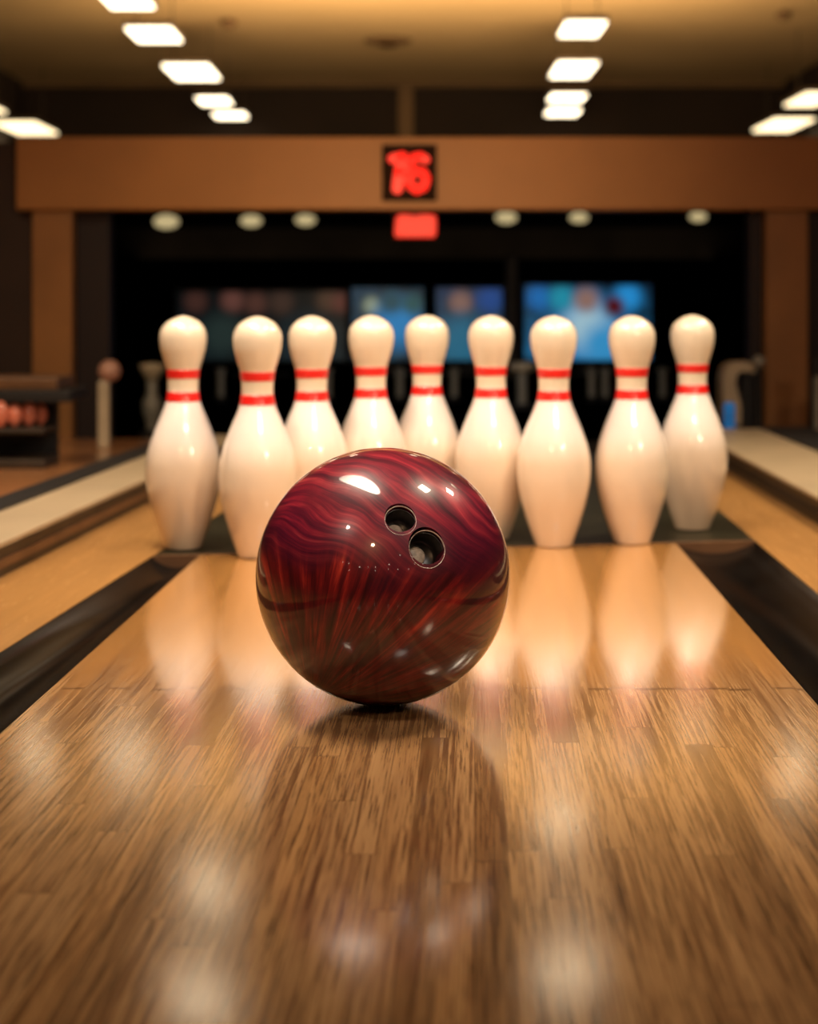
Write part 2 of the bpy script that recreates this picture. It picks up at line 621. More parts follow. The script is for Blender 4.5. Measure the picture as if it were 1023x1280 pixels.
HOLES = [(501, 650, .0136), (534.5, 686, .0163)]
ball = thing('bowling_ball', 'glossy maroon bowling ball with swirled pearl finish standing on the lane', 'bowling ball', (BC.x, BC.y, 0))
bm = bmesh.new()
bmesh.ops.create_uvsphere(bm, u_segments=160, v_segments=96, radius=RB)
shell = link_mesh('ball_shell', bm, ball_material(), ball, True, (0, 0, BC.z))
cutters = []
for i, (hx, hy, hr) in enumerate(HOLES):
    n = ball_normal(hx, hy)
    ax = (n + Vector((0, 0, .12))).normalized()
    q = ax.to_track_quat('Z', 'Y')
    cb = bmesh.new()
    bmesh.ops.create_cone(cb, cap_ends=True, segments=64, radius1=hr, radius2=hr, depth=.11,
                          matrix=Matrix.Translation(n * (RB - .03)) @ q.to_matrix().to_4x4())
    me = bpy.data.meshes.new('cut')
    cb.to_mesh(me)
    cb.free()
    co = bpy.data.objects.new('cut', me)
    COL.objects.link(co)
    co.location = (BC.x, BC.y, BC.z)
    cutters.append(co)
    md = shell.modifiers.new('hole', 'BOOLEAN')
    md.object = co
    md.operation = 'DIFFERENCE'
    md.solver = 'EXACT'
bpy.context.view_layer.update()
dg = bpy.context.evaluated_depsgraph_get()
nm = bpy.data.meshes.new_from_object(shell.evaluated_get(dg), depsgraph=dg)
shell.modifiers.clear()
shell.data = nm
for f in nm.polygons:
    # keep the wall of the holes flat-shaded, the sphere smooth
    c = f.center
    f.use_smooth = c.length > RB * .975
# true sphere normals on the skin, flat normals on the drilled walls
ln = []
for f in nm.polygons:
    for vi in f.vertices:
        co = nm.vertices[vi].co
        ln.append(co.normalized() if (f.use_smooth and co.length > RB * .99) else f.normal.copy())
for f in nm.polygons:
    f.use_smooth = True
nm.normals_split_custom_set(ln)
for c in cutters:
    bpy.data.objects.remove(c)
M['hole'] = mottled('hole_insert', (.012, .010, .010), .35, .4, 120)
M['hole_floor'] = mottled('hole_floor', (.40, .34, .28), .4, .5, 150)
M['hole_rim'] = mottled('hole_rim', (.70, .55, .50), .2, .1, 60, coat=.5)
for i, (hx, hy, hr) in enumerate(HOLES):
    n = ball_normal(hx, hy)
    ax = (n + Vector((0, 0, .12))).normalized()
    q = ax.to_track_quat('Z', 'Y').to_matrix().to_4x4()
    # liner sleeve (open tube) set just inside the drilled hole
    b = bmesh.new()
    prof = [(0, -.024), (hr * .80, -.024), (hr * .965, -.021), (hr * .965, -.006), (hr * .985, -.0045), (hr * .995, -.0055)]
    lathe(b, prof, 48)
    bmesh.ops.transform(b, matrix=Matrix.Translation(n * RB) @ q, verts=b.verts)
    sl = link_mesh('finger_hole', b, M['hole'], ball, True, (0, 0, BC.z))
    sl['label'] = 'black finger hole'
    b = bmesh.new()
    lathe(b, [(0, -.0185), (hr * .42, -.0185), (hr * .50, -.0195), (hr * .54, -.0238)], 32)
    bmesh.ops.transform(b, matrix=Matrix.Translation(n * RB - Vector((hr * .2, 0, 0))) @ q, verts=b.verts)
    link_mesh('hole_plug', b, M['hole_floor'], sl, True)
    # thin chamfer ring that follows the sphere
    b = bmesh.new()
    rings = []
    for k in range(64):
        a = 2 * PI * k / 64
        ring = []
        for rr in (hr * .985, hr * 1.0, hr * 1.016):
            base = n * RB + q.to_3x3() @ Vector((rr * math.cos(a), rr * math.sin(a), 0))
            # slide along the hole axis on to the sphere
            A = q.to_3x3() @ Vector((0, 0, 1))
            bb = base.dot(A)
            t = -bb + math.sqrt(max(0, bb * bb - (base.length_squared - (RB + .0003) ** 2)))
            pt = base + A * t
            if rr < hr:
                pt = pt - A * .0012
            ring.append(b.verts.new(pt))
        rings.append(ring)
    for k in range(64):
        for j in range(2):
            b.faces.new((rings[k][j], rings[(k + 1) % 64][j], rings[(k + 1) % 64][j + 1], rings[k][j + 1]))
    link_mesh('hole_rim', b, M['hole_rim'], sl, True)

# ------------------------------------------------------------------ pins
HP = .3495
prof_px = [  # (fraction from the top, half width as fraction of height) measured on the photographed pins
    (0.0, 0.0), (.006, .030), (.02, .060), (.037, .081), (.06, .0955), (.085, .1015), (.112, .1015), (.143, .0975), (.17, .0905), (.196, .083),
    (.222, .0745), (.245, .0695), (.275, .0672), (.305, .0662), (.335, .0670), (.364, .0725), (.395, .0830), (.43, .0975), (.479, .1180), (.52, .1330),
    (.555, .1450), (.60, .1555), (.64, .1600), (.68, .1605), (.72, .1580), (.765, .1510), (.815, .1400), (.86, .1270), (.905, .1130),
    (.947, .0985), (.975, .0885), (.992, .0825), (.998, .0790), (1.0, .0740)]
prof = [(max(0, hw) * HP, (1 - t) * HP) for t, hw in catmull([(a, b) for a, b in prof_px], 4)]
prof = prof[::-1]
prof[-1] = (0.0, HP)
prof = [(0.0, 0.0), (prof[0][0] * .8, 0.0)] + prof
BANDS = [(.231, .269), (.327, .367)]

def pin_body_mat():
    m, nt, p = new_mat('pin_white')
    v = objco(nt)
    sep = N(nt, 'ShaderNodeSeparateXYZ')
    lk(nt, v, sep.inputs[0])
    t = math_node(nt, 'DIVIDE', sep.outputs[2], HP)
    c = ramp(nt, t, [(0, (.74, .57, .39)), (.36, (.79, .64, .48)), (.50, (.86, .77, .70)), (.62, (.87, .79, .74)), (.70, (.82, .70, .52)), (1.0, (.84, .72, .55))])  # warm floor bounce painted in low on the body, whiter above
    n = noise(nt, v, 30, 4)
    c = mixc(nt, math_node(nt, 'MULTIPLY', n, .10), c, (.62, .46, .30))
    lk(nt, c, p.inputs['Base Color'])
    p.inputs['Roughness'].default_value = .32
    p.inputs['Coat Weight'].default_value = 1.0
    p.inputs['Coat Roughness'].default_value = .06
    p.inputs['Subsurface Weight'].default_value = 0.0
    return m


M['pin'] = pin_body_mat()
M['band'] = mottled('band_red', (.78, .018, .014), .3, .08, 20, coat=.6)


def prof_r(t):
    z = (1 - t) * HP
    for (r0, z0), (r1, z1) in zip(prof[2:], prof[3:]):
        if z0 <= z <= z1 and z1 > z0:
            return r0 + (r1 - r0) * (z - z0) / (z1 - z0)
    return 0


pin0 = thing('bowling_pin', '', 'bowling pin', (0, 0, 0), 0, 'bowling pins in a row behind the ball')
bm = bmesh.new()
lathe(bm, prof, 72)
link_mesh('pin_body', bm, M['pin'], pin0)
for a, b_ in BANDS:
    bm = bmesh.new()
    pts = [a + (b_ - a) * k / 6 for k in range(7)]
    ring = [(prof_r(b_) - .0004, (1 - b_) * HP)] + [(prof_r(t) + .0006, (1 - t) * HP) for t in pts[::-1]] + [(prof_r(a) - .0004, (1 - a) * HP)]
    lathe(bm, ring, 72)
    o = link_mesh('neck_band', bm, M['band'], pin0)
    o['label'] = 'red band around the neck'

PINS = [  # head column, depth, label
    (229, 2.41, 'leftmost white bowling pin with red neck bands, beside the left divider'),
    (322, 2.33, 'white bowling pin second from left, base partly hidden by the ball'),
    (390, 2.425, 'white bowling pin third from left, rising behind the left of the ball'),
    (464, 2.50, 'white bowling pin fourth from left, just left of the ball top'),
    (534, 2.575, 'middle white bowling pin of nine, directly behind the ball'),
    (614, 2.505, 'white bowling pin fourth from right, behind the right shoulder of the ball'),
    (692.5, 2.435, 'white bowling pin third from right, the first fully clear of the ball'),
    (790, 2.465, 'white bowling pin second from right, in front of the bright blue screen edge'),
    (866, 2.615, 'rightmost white bowling pin, set furthest back beside the right divider')]
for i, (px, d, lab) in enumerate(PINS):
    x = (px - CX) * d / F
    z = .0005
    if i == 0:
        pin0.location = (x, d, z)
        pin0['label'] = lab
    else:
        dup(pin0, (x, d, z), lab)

# ------------------------------------------------------------------ masking beam, pillars, panels
DB = 4.6
pb = lambda px, py, d=DB: at(px, py, d)
b0, b1 = pb(20, 171), pb(1040, 262)
bm = bbox(b0.x, b1.x, DB, DB + .12, b1.z, b0.z, .004)
struct('trim_2', bm, M['beam'])
p0, p1 = pb(38, 262), pb(88, 262)
struct('trim_3', bbox(p0.x, p1.x, DB + .02, DB + .14, -.04, b1.z, .004), M['pillar'])
p2, p3 = pb(960, 262), pb(1013, 262)
struct('trim_4', bbox(p2.x, p3.x, DB + .02, DB + .14, -.04, b1.z, .004), M['pillar'])
# brown wall panels either side of the opening
struct('wall_left_panel', bbox(-3.2, p0.x, DB + .05, DB + .12, -.04, .835), M['panel_brown'])
struct('wall_right_panel', bbox(p3.x, 3.2, DB + .05, DB + .12, -.04, .835), M['panel_red'])
pa, pbk = pb(88, 262), pb(131, 262)
struct('trim_5', bbox(pa.x, pbk.x, DB + .07, DB + .14, -.04, b1.z), M['panel_red'])
pc = pb(944, 262)
struct('trim_6', bbox(pc.x, p2.x, DB + .07, DB + .14, -.04, b1.z), M['panel_red'])

# dark pit behind the opening: black enclosure added to keep hall light out
bm = bmesh.new()
xs = [(-1.02, 4.75), (1.06, 4.75), (2.35, 9.75), (-2.2, 9.75)]
zc = [.80, .80, .985, .985]
lo = [bm.verts.new((x, y, -.04)) for x, y in xs]
hi = [bm.verts.new((x, y, z)) for (x, y), z in zip(xs, zc)]
bm.free()


def quad(name, pts):
    b = bmesh.new()
    b.faces.new([b.verts.new(p) for p in pts])
    return struct(name, b, M['void'])


pit = [(x, y, -.0405) for x, y in xs], [(x, y, z) for (x, y), z in zip(xs, zc)]
for nm_, i, j in (('wall_right_pit', 1, 2), ('wall_back_pit', 2, 3), ('wall_left_pit', 3, 0)):
    quad(nm_, (pit[0][i], pit[0][j], pit[1][j], pit[1][i]))
quad('ceiling_pit', pit[1])
quad('floor_pit', pit[0])

# ------------------------------------------------------------------ upper hall
HC = 1.75 + H
DF = 12.8
struct('ceiling', bbox(-3.07, 2.98, -4.2, DF, HC, HC + .06), M['ceiling'])
struct('wall_left', bbox(-3.2, -3.07, -4.2, 13.2, -.04, HC + .06), M['wall_dark'])
struct('wall_right', bbox(2.98, 3.2, -4.2, 13.2, -.04, HC + .06), M['wall_dark'])
struct('wall_front', bbox(-3.2, 3.2, DF, DF + .2, -.04, HC + .06), M['wall_dark'])
struct('wall_back', bbox(-3.2, 3.2, -4.3, -4.15, -.04, HC + .06), M['wall_dark'])
# mullion post on the far wall, cornice strip
q0, q1 = at(498, 105, DF - .05), at(517, 172, DF - .05)
struct('trim_7', bbox(q0.x, q1.x, DF - .06, DF, q1.z - .1, HC, .004), M['post'])
q0, q1 = at(40, 100, DF - .2), at(972, 108, DF - .2)
struct('trim_8', bbox(-3.07, 2.98, DF - .1, DF, HC - .035, HC), M['post'])

# ------------------------------------------------------------------ lamps on rods
def make_panel(label, loc, w, l, mat, group, drop):
    t = thing('hanging_light_panel', label, 'ceiling light', loc, 0, group)
    link_mesh('lamp_housing', bbox(-w / 2 - .012, w / 2 + .012, -l / 2 - .012, l / 2 + .012, .004, .035, .006), M['lamp_body'], t, False)
    link_mesh('lamp_diffuser', bbox(-w / 2, w / 2, -l / 2, l / 2, -.010, .006, .004), mat, t, False)
    for s in (-1, 1):
        b = bmesh.new()
        bmesh.ops.create_cone(b, cap_ends=True, segments=10, radius1=.003, radius2=.003, depth=drop - .03,
                              matrix=Matrix.Translation((s * w * .4, 0, .03 + (drop - .03) / 2)))
        link_mesh('suspension_rod', b, M['lamp_body'], t, False)
    return t


def hang(px, py, h, w, l, label, mat, group):
    d = h * F / (HY - py)
    return make_panel(label, ((px - CX) * d / F, d, H + h), w, l, mat, group, 1.75 - h)


HL = 1.45
gl_, gr_, gs_ = 'left row of lights', 'right row of lights', 'side aisle lights'
hang(160, 2, HL, .21, .30, 'glowing rectangular ceiling light cut by the top edge, nearest of the left row', M['lamp'], gl_)
hang(193, 43, HL, .24, .42, 'glowing rectangular ceiling light, second of the left row, over plain ceiling', M['lamp'], gl_)
hang(240, 90, HL, .28, .60, 'glowing rectangular ceiling light at the ceiling edge, third of the left row', M['lamp'], gl_)
hang(268, 126, HL, .22, .35, 'rear upper light of the overlapping pair on the left before the dark band', M['lamp'], gl_)
hang(288, 144, HL, .24, .30, 'lower light of the overlapping pair on the left before the dark band', M['lamp'], gl_)
hang(728, 36, HL, .21, .42, 'glowing rectangular ceiling light nearest the top, first of the right row', M['lamp'], gr_)
hang(717, 87, HL, .24, .60, 'glowing rectangular ceiling light at the ceiling edge, second of the right row', M['lamp'], gr_)
hang(709, 122, HL, .24, .35, 'upper light of the overlapping pair on the right before the dark band', M['lamp'], gr_)
hang(704, 140, HL, .24, .35, 'lower light of the overlapping pair on the right before the dark band', M['lamp'], gr_)
hang(33, 160, 1.3, .30, .75, 'dimmer light over the far left end of the orange beam', M['lamp_side'], gs_)
hang(-3, 137, 1.3, .04, .3, 'small dim light cut off by the left picture edge', M['lamp_side'], gs_)
hang(979, 156, 1.3, .28, .75, 'dimmer light over the right end of the orange beam', M['lamp_side'], gs_)
hang(1014, 124, 1.3, .20, .6, 'dim light cut off by the right picture edge', M['lamp_side'], gs_)

# ceiling fittings
def dome(px, py, d, r, label, rod=0.0, name='sprinkler_dome', cat='sprinkler'):
    p = at(px, py, d)
    t = thing(name, label, cat, p)
    b = bmesh.new()
    lathe(b, [(0, -.6 * r), (r * .55, -.5 * r), (r * .9, -.15 * r), (r, .15 * r), (r * .9, .35 * r), (0, .4 * r)], 24)
    link_mesh('dome', b, M['dish'], t)
    b = bmesh.new()
    top = HC - p.z
    lathe(b, [(.006, .3 * r), (.006, top - .01), (.02, top - .008), (.02, top - .0005)], 12)
    link_mesh('stem', b, M['dish'], t)
    return t


DCE = 1.72
dome(286, 30, DCE * F / (HY - 30), .055, 'small brown ceiling dome above the left row of lights', name='ceiling_dome', cat='ceiling fitting')
dome(980, 20, DCE * F / (HY - 20), .048, 'small brown ceiling dome at the upper right corner', name='ceiling_dome', cat='ceiling fitting')
p = at(485, 53, 1.735 * F / (HY - 53))
t = thing('ceiling_vent', 'flat brown round ceiling vent near the top centre', 'vent', (p.x, p.y, HC))
b = bmesh.new()
lathe(b, [(0, -.03), (.09, -.03), (.15, -.018), (.165, -.0005)], 32)
link_mesh('vent_plate', b, M['dish'], t)
b = bmesh.new()
lathe(b, [(0, -.045), (.05, -.045), (.07, -.03)], 24)
link_mesh('vent_cone', b, M['led_off'], t)

# ------------------------------------------------------------------ lane number sign
DS = DB - .012
s0 = at(478, 250, DS)
sp = lambda x, y: ((x - 512) * DS / F, -(y - 215) * DS / F)
sg = thing('lane_number_sign', 'square dark lane number sign on the beam showing a red 16', 'sign', at(512, 215, DS))
w_ = 34 * DS / F
bm = bmesh.new()
box(bm, -w_, w_, -.012, .0119, -36 * DS / F, 34 * DS / F)
bevel_all(bm, .003)
link_mesh('sign_panel', bm, M['led_off'], sg, False)
px = DS / F
bm = bmesh.new()
capsule_strokes(bm, [([sp(491, 199), sp(504, 196)], 5.5 * px), ([sp(502, 197), sp(500, 215), sp(497, 236)], 6.5 * px)], .006)
d1 = link_mesh('digit_one', bm, M['led'], sg, False, (0, -.012, 0))
bm = bmesh.new()
capsule_strokes(bm, [([sp(532, 200), sp(525, 196), sp(517, 198), sp(512, 207), sp(511, 221), sp(513, 232), sp(521, 238), sp(530, 234), sp(533, 224),
                       sp(529, 216), sp(521, 214), sp(514, 218)], 5.2 * px)], .0065)
d2 = link_mesh('digit_six', bm, M['led'], sg, False, (0, -.012, 0))
# red block hanging under the beam
rb = thing('hanging_indicator_light', 'red glowing indicator block under the beam below the number sign', 'indicator light', at(519, 264, DS + .03))
bm = bmesh.new()
x0, x1, z0, z1 = -28 * px, 28 * px, -36 * px, -.3 * px
box(bm, x0, x1, .004, .03, z0, z1 + .0)
bevel_all(bm, .002)
link_mesh('indicator_housing', bm, M['led_off'], rb, False)
bm = bmesh.new()
poly = [(-24, -33), (24, -33), (27, -28), (27, -8), (23, -4), (8, -4), (0, -6), (-10, -4), (-20, -4), (-24, -8), (-26, -28)]
A = [bm.verts.new((x * px, .004, z * px)) for x, z in poly]
B = [bm.verts.new((x * px * .96, -.008, (z + 18) * px * .94 - 18 * px)) for x, z in poly]
bm.faces.new(A)
bm.faces.new(B[::-1])
for k in range(len(poly)):
    bm.faces.new((A[k], B[k], B[(k + 1) % len(poly)], A[(k + 1) % len(poly)]))
link_mesh('indicator_lens', bm, M['led2'], rb, False)

# ------------------------------------------------------------------ inside the pit: valance, lamps, screens, posts
DV = 9.2
v0, v1 = at(60, 250, DV), at(980, 284, DV)
struct('trim_9', bbox(v0.x, v1.x, DV, DV + .06, v1.z, v0.z + .02), mottled('valance', (.004, .004, .004), .8, spec=.1))
labs = ['leftmost round yellowish lamp under the dark valance', 'second round lamp from the left under the valance', 'round lamp just left of the red indicator block',
        'round lamp just right of the red indicator block', 'second round lamp from the right under the valance', 'rightmost round yellowish lamp under the valance']
lamp0 = None
for (lx, ly, sx), lb in zip([(208, 277, 1), (314, 276, .85), (382, 275, .8), (633, 272, .85), (724, 272, .75), (873, 271, .7)], labs):
    p = at(lx, ly, DV - .012)
    t = thing('valance_lamp', lb, 'lamp', p, 0, 'lamps under the valance')
    r = .072 * sx
    b = bmesh.new()
    lathe(b, [(0, -.02), (r * .7, -.018), (r * .95, -.008), (r, 0)], 28)
    bmesh.ops.scale(b, vec=(1, .55, 1), verts=b.verts)
    bmesh.ops.rotate(b, matrix=Matrix.Rotation(PI / 2, 3, 'X'), verts=b.verts)
    for v in b.verts:
        v.co.y = -abs(v.co.y)
    link_mesh('lamp_lens', b, M['valance_lamp'], t)
    b = bmesh.new()
    lathe(b, [(r * 1.0, 0), (r * 1.1, 0.0), (r * 1.1, .0115), (0, .0115)], 28)
    bmesh.ops.scale(b, vec=(1, .6, 1), verts=b.verts)
    bmesh.ops.rotate(b, matrix=Matrix.Rotation(-PI / 2, 3, 'X'), verts=b.verts)
    link_mesh('lamp_rim', b, M['black'], t)

DSC = 9.0
pm = DSC / F


def screen(x0, x1, y0, y1, top, bot, blobs, strength, label, post=True):
    c = at((x0 + x1) / 2, y1, DSC)
    w, h = (x1 - x0) * pm, (y1 - y0) * pm
    t = thing('video_screen', label, 'screen', (c.x, c.y, 0), 0, 'screens in the dark')
    bm = bmesh.new()
    box(bm, -w / 2, w / 2, -.004, .02, c.z, c.z + h)
    bl = [(((bx - (x0 + x1) / 2) * pm), (y1 - by) * pm, br * pm, bc) for bx, by, br, bc in blobs]
    o = link_mesh('display', bm, None, t, False)
    # keep the display's own origin at its lower edge so the picture is laid out from there
    for v in o.data.vertices:
        v.co.z -= c.z
        v.co.y -= -.004
    o.location = (0, -.004, c.z)
    o.data.materials.append(screen_mat('screen_picture', w, h, top, bot, bl, strength))
    bm = bmesh.new()
    e = .014
    for a in ((-w / 2 - e, -w / 2, c.z - e, c.z + h + e), (w / 2, w / 2 + e, c.z - e, c.z + h + e),
              (-w / 2, w / 2, c.z + h, c.z + h + e), (-w / 2, w / 2, c.z - e, c.z)):
        box(bm, a[0], a[1], -.012, .03, a[2], a[3])
    link_mesh('screen_frame', bm, M['black'], t, False)
    bm = bmesh.new()
    box(bm, -.05, .05, .02, .05, -.04, c.z - .001)
    box(bm, -.16, .16, -.05, .12, -.04, -.028)
    link_mesh('screen_stand', bm, M['black'], t, False)
    return t


pk = (.55, .22, .17)
screen(222, 432, 364, 450, (.012, .018, .020), (.018, .045, .058), [
    (245, 377, 20, (.20, .08, .06)), (291, 376, 20, (.45, .17, .13)), (320, 379, 20, (.28, .11, .08)), (352, 378, 22, (.17, .09, .065)),
    (410, 376, 20, (.24, .12, .07)), (427, 378, 18, (.35, .10, .075)), (278, 418, 36, (.06, .11, .10)), (385, 430, 50, (.03, .085, .11))], .22,
    'wide dim teal video screen behind the left pins showing reddish dots')
screen(440, 529, 360, 450, (.010, .075, .14), (.012, .10, .17), [
    (465, 382, 15, (.50, .60, .42)), (497, 405, 42, (.02, .40, .95)), (490, 378, 20, (.02, .12, .16)), (516, 380, 18, (.03, .15, .15))], .42,
    'blue video screen behind the fourth and fifth pins with one pale dot')
screen(546, 628, 360, 450, (.010, .06, .17), (.02, .20, .36), [
    (576, 378, 20, (.50, .27, .22)), (613, 374, 24, (.01, .13, .55)), (578, 428, 46, (.02, .30, .52))], .36,
    'narrow blue video screen left of the brown post')
screen(656, 814, 356, 450, (.008, .045, .10), (.015, .20, .42), [
    (734, 414, 62, (.05, .38, .85)), (733, 408, 40, (.55, .85, 1.0)), (674, 372, 22, (.015, .22, .66)), (702, 372, 22, (.02, .42, .60)), (733, 375, 22, (.42, .24, .20)),
    (785, 371, 24, (.03, .42, 1.0)), (768, 383, 18, (.12, .005, .008)), (755, 430, 36, (.06, .45, .9))], .55,
    'widest bright blue video screen behind the right pins')

# brown post between the screens
pt = at(640, 320, 8.6)
t = thing('slim_post', 'tall faint brown post between the two right screens', 'post', (pt.x, pt.y, -.04))
link_mesh('post_shaft', bbox(-.03, .03, -.03, .03, .02, pt.z + .04, .006), mottled('post_faint', (.06, .04, .028), .6), t, False)
link_mesh('post_foot', bbox(-.07, .07, -.07, .07, 0, .02, .004), M['black'], t, False)

# thin grey stanchions standing in the pit
st0 = None
spots = [(276, 462, .55, 'between the first and second pins'), (410, 470, .5, 'between the third and fourth pins'), (500, 470, .5, 'between the fourth and fifth pins'), (568, 462, .6, 'between the fifth and sixth pins'),
         (740, 460, .6, 'first of two between the third and second pins from the right'), (757, 466, .5, 'second of two between the third and second pins from the right'), (829, 462, .55, 'between the two rightmost pins')]
for sx, sy, hh, where in spots:
    d = 6.6
    p = at(sx, sy, d)
    lab = 'thin grey metal stanchion ' + where
    if st0 is None:
        st0 = thing('stanchion', lab, 'stanchion', (p.x, d, -.04), 0, 'stanchions behind the pins')
        b = bmesh.new()
        lathe(b, [(.016, .02), (.016, p.z + .03)], 14)
        link_mesh('pole', b, M['grey_metal'], st0)
        b = bmesh.new()
        lathe(b, [(0, 0), (.027, 0), (.026, .012), (.02, .022), (0, .022)], 20)
        link_mesh('base', b, M['black'], st0)
        b = bmesh.new()
        lathe(b, [(.018, p.z + .028), (.024, p.z + .034), (.020, p.z + .045), (0, p.z + .05)], 16)
        link_mesh('cap', b, M['grey_metal'], st0)
    else:
        dup(st0, (p.x, d, -.04), lab)

# stool with a pale round seat seen between two pins
p = at(653, 458, 6.2)
t = thing('pedestal_stool', 'small stool with pale round seat seen between the sixth and seventh pins', 'stool', (p.x, p.y, -.04))
b = bmesh.new()
lathe(b, [(0, p.z + .015), (.03, p.z + .018), (.05, p.z + .03), (.05, p.z + .045), (.035, p.z + .055), (0, p.z + .058)], 28)
link_mesh('seat', b, M['pale_metal'], t)
b = bmesh.new()
lathe(b, [(.02, .015), (.02, p.z + .018)], 14)
link_mesh('column', b, M['grey_metal'], t)
b = bmesh.new()
lathe(b, [(0, 0), (.07, 0), (.06, .014), (.02, .018)], 24)
link_mesh('base', b, M['black'], t)

# ------------------------------------------------------------------ left side furniture
# bollard with round knob
d = 4.07
p = at(130, 560, d)
t = thing('bollard', 'pale bollard with round pinkish knob left of the leftmost pin', 'bollard', (p.x, d, 0))
s = d / F
link_mesh('bollard_body', bbox(-7 * s, 7 * s, -.012, .012, 0.0, 84 * s, .005), M['pale_metal'], t, False)
b = bmesh.new()
bmesh.ops.create_uvsphere(b, u_segments=24, v_segments=16, radius=14 * s, matrix=Matrix.Translation((7 * s, 0, 96 * s)))
link_mesh('bollard_knob', b, M['pink'], t)

# pedestal seat further back
d = 4.9
p = at(190, 455, d)
s = d / F
t = thing('pedestal_table', 'dim beige pedestal partly hidden behind the leftmost pin', 'pedestal', (p.x, d, -.04))
z = p.z + .04
b = bmesh.new()
lathe(b, [(0, z - 22 * s), (8 * s, z - 20 * s), (15 * s, z - 6 * s), (16 * s, z), (0, z + 2 * s)], 28)
link_mesh('pedestal_top', b, M['pale_metal'], t)
b = bmesh.new()
lathe(b, [(7 * s, .02), (8 * s, z - 70 * s), (12 * s, z - 60 * s), (12 * s, z - 46 * s), (7 * s, z - 38 * s), (7 * s, z - 20 * s)], 24)
link_mesh('pedestal_column', b, M['grey_metal'], t)
b = bmesh.new()
lathe(b, [(0, 0), (18 * s, 0), (16 * s, .015), (7 * s, .022)], 28)
link_mesh('pedestal_base', b, M['black'], t)

# ball rack at the left edge
d = 3.6
s = d / F
zg = lambda y: H - (y - HY) * s
xr = lambda x: (x - CX) * s
t = thing('ball_rack', 'low dark ball rack with tan top at the left picture edge', 'ball rack', (xr(30), d, 0))
ox = xr(30)
link_mesh('rack_top', bbox(xr(-40) - ox, xr(74) - ox, -.02, .16, zg(487), zg(472), .003), M['curb_brown'], t, False)
link_mesh('rack_shelf', bbox(xr(-40) - ox, xr(92) - ox, -.035, .17, zg(502), zg(487.5), .003), M['black'], t, False)
link_mesh('rack_back', bbox(xr(-40) - ox, xr(58) - ox, .10, .13, 0.001, zg(502.5)), M['black'], t, False)
link_mesh('rack_base', bbox(xr(-40) - ox, xr(62) - ox, -.05, .0999, 0.0, .02, .003), M['curb_dark'], t, False)
zt = zg(533)
link_mesh('rack_tray', bbox(xr(-40) - ox, xr(60) - ox, -.045, .0999, zt - .014, zt - .0012, .003), M['curb_dark'], t, False)
balls = [(0, 520, 10.5, 17, -.030, 'coral ball cut by the left picture edge on the ball rack'), (18, 516.5, 9.5, 15, -.012, 'second coral ball from the picture edge on the ball rack'),
         (36, 513, 9.5, 16.5, .008, 'third coral ball on the ball rack, overlapping the last one'), (51, 513, 8.0, 14.5, .045, 'last coral ball at the right end of the ball rack')]
for bx, by, rw, rh, dy, lb in balls:
    b = bmesh.new()
    bmesh.ops.create_uvsphere(b, u_segments=24, v_segments=16, radius=1)
    for v in b.verts:
        v.co = Vector((v.co.x * rw * s, v.co.y * rw * s, v.co.z * rh * s + rh * s))
    o = link_mesh('rack_ball', b, M['coral'], None, True, (xr(bx) * (d + dy) / d, d + dy, zt - .001))
    tag(o, lb, 'ball', 'coral balls on the rack')

# ------------------------------------------------------------------ right side furniture
d = 4.4
s = d / F
p = at(922, 515, d)
t = thing('ball_return', 'curved pale ball return hood beside the right divider', 'ball return', (p.x, d, 0))
zz = lambda y: H - (y - HY) * s
b = bmesh.new()
out = [(-16, 530), (-19, 500), (-19, 470), (-14, 457), (-4, 452), (20, 453), (24, 460)]
inn = [(20, 466), (4, 464), (-2, 468), (-4, 480), (2, 505), (2, 530)]
poly = [(x * s, max(.0, zz(y))) for x, y in catmull([(a, c) for a, c in out], 5) + catmull([(a, c) for a, c in inn], 5)]
A = [b.verts.new((x, -.03, z)) for x, z in poly]
B = [b.verts.new((x, .06, z)) for x, z in poly]
b.faces.new(A)
b.faces.new(B[::-1])
for k in range(len(poly)):
    b.faces.new((A[k], B[k], B[(k + 1) % len(poly)], A[(k + 1) % len(poly)]))
link_mesh('return_hood', b, M['pale_metal'], t, False)
link_mesh('return_body', bbox(4 * s, 30 * s, -.02, .05, 0.0, zz(468), .006), M['black'], t, False)
link_mesh('return_leg', bbox(-14 * s, 0 * s, -.015, .045, 0.0, zz(529)), M['grey_metal'], t, False)
p = at(949, 452, 4.35)
t = thing('round_knob_post', 'thin dark post with small round grey knob left of the right pillar', 'post', (p.x, p.y, 0))
b = bmesh.new()
bmesh.ops.create_uvsphere(b, u_segments=20, v_segments=14, radius=.018, matrix=Matrix.Translation((0, 0, p.z)))
link_mesh('post_knob', b, M['grey_metal'], t)
b = bmesh.new()
lathe(b, [(.012, .0), (.008, .02), (.008, p.z - .015)], 14)
link_mesh('post_shaft', b, M['black'], t)
p = at(1024, 498, 4.3)
t = thing('wall_post', 'grey post cut by the right picture edge beside the pillar', 'post', (p.x, 4.3, 0))
link_mesh('post_shaft', bbox(-.014, .02, -.015, .015, .0, H - (470 - HY) * 4.3 / F, .004), M['grey_metal'], t, False)
link_mesh('post_cap', bbox(-.022, .03, -.02, .02, H - (469.9 - HY) * 4.3 / F, H - (448 - HY) * 4.3 / F, .006), M['black'], t, False)
p = at(913, 522, 4.2)
t = thing('blue_reflection_box', 'small glowing box imitating a blue screen reflection behind the rightmost pin', 'light', (p.x, 4.2, 0))  # glowing box added to imitate the screens' blue reflection
link_mesh('reflection_face', bbox(-.016, .012, -.012, .01, H - (540 - HY) * 4.2 / F, H - (503 - HY) * 4.2 / F, .008), M['blue'], t, False)
link_mesh('box_foot', bbox(-.014, .010, -.01, .009, 0.0, H - (540.2 - HY) * 4.2 / F), M['black'], t, False)

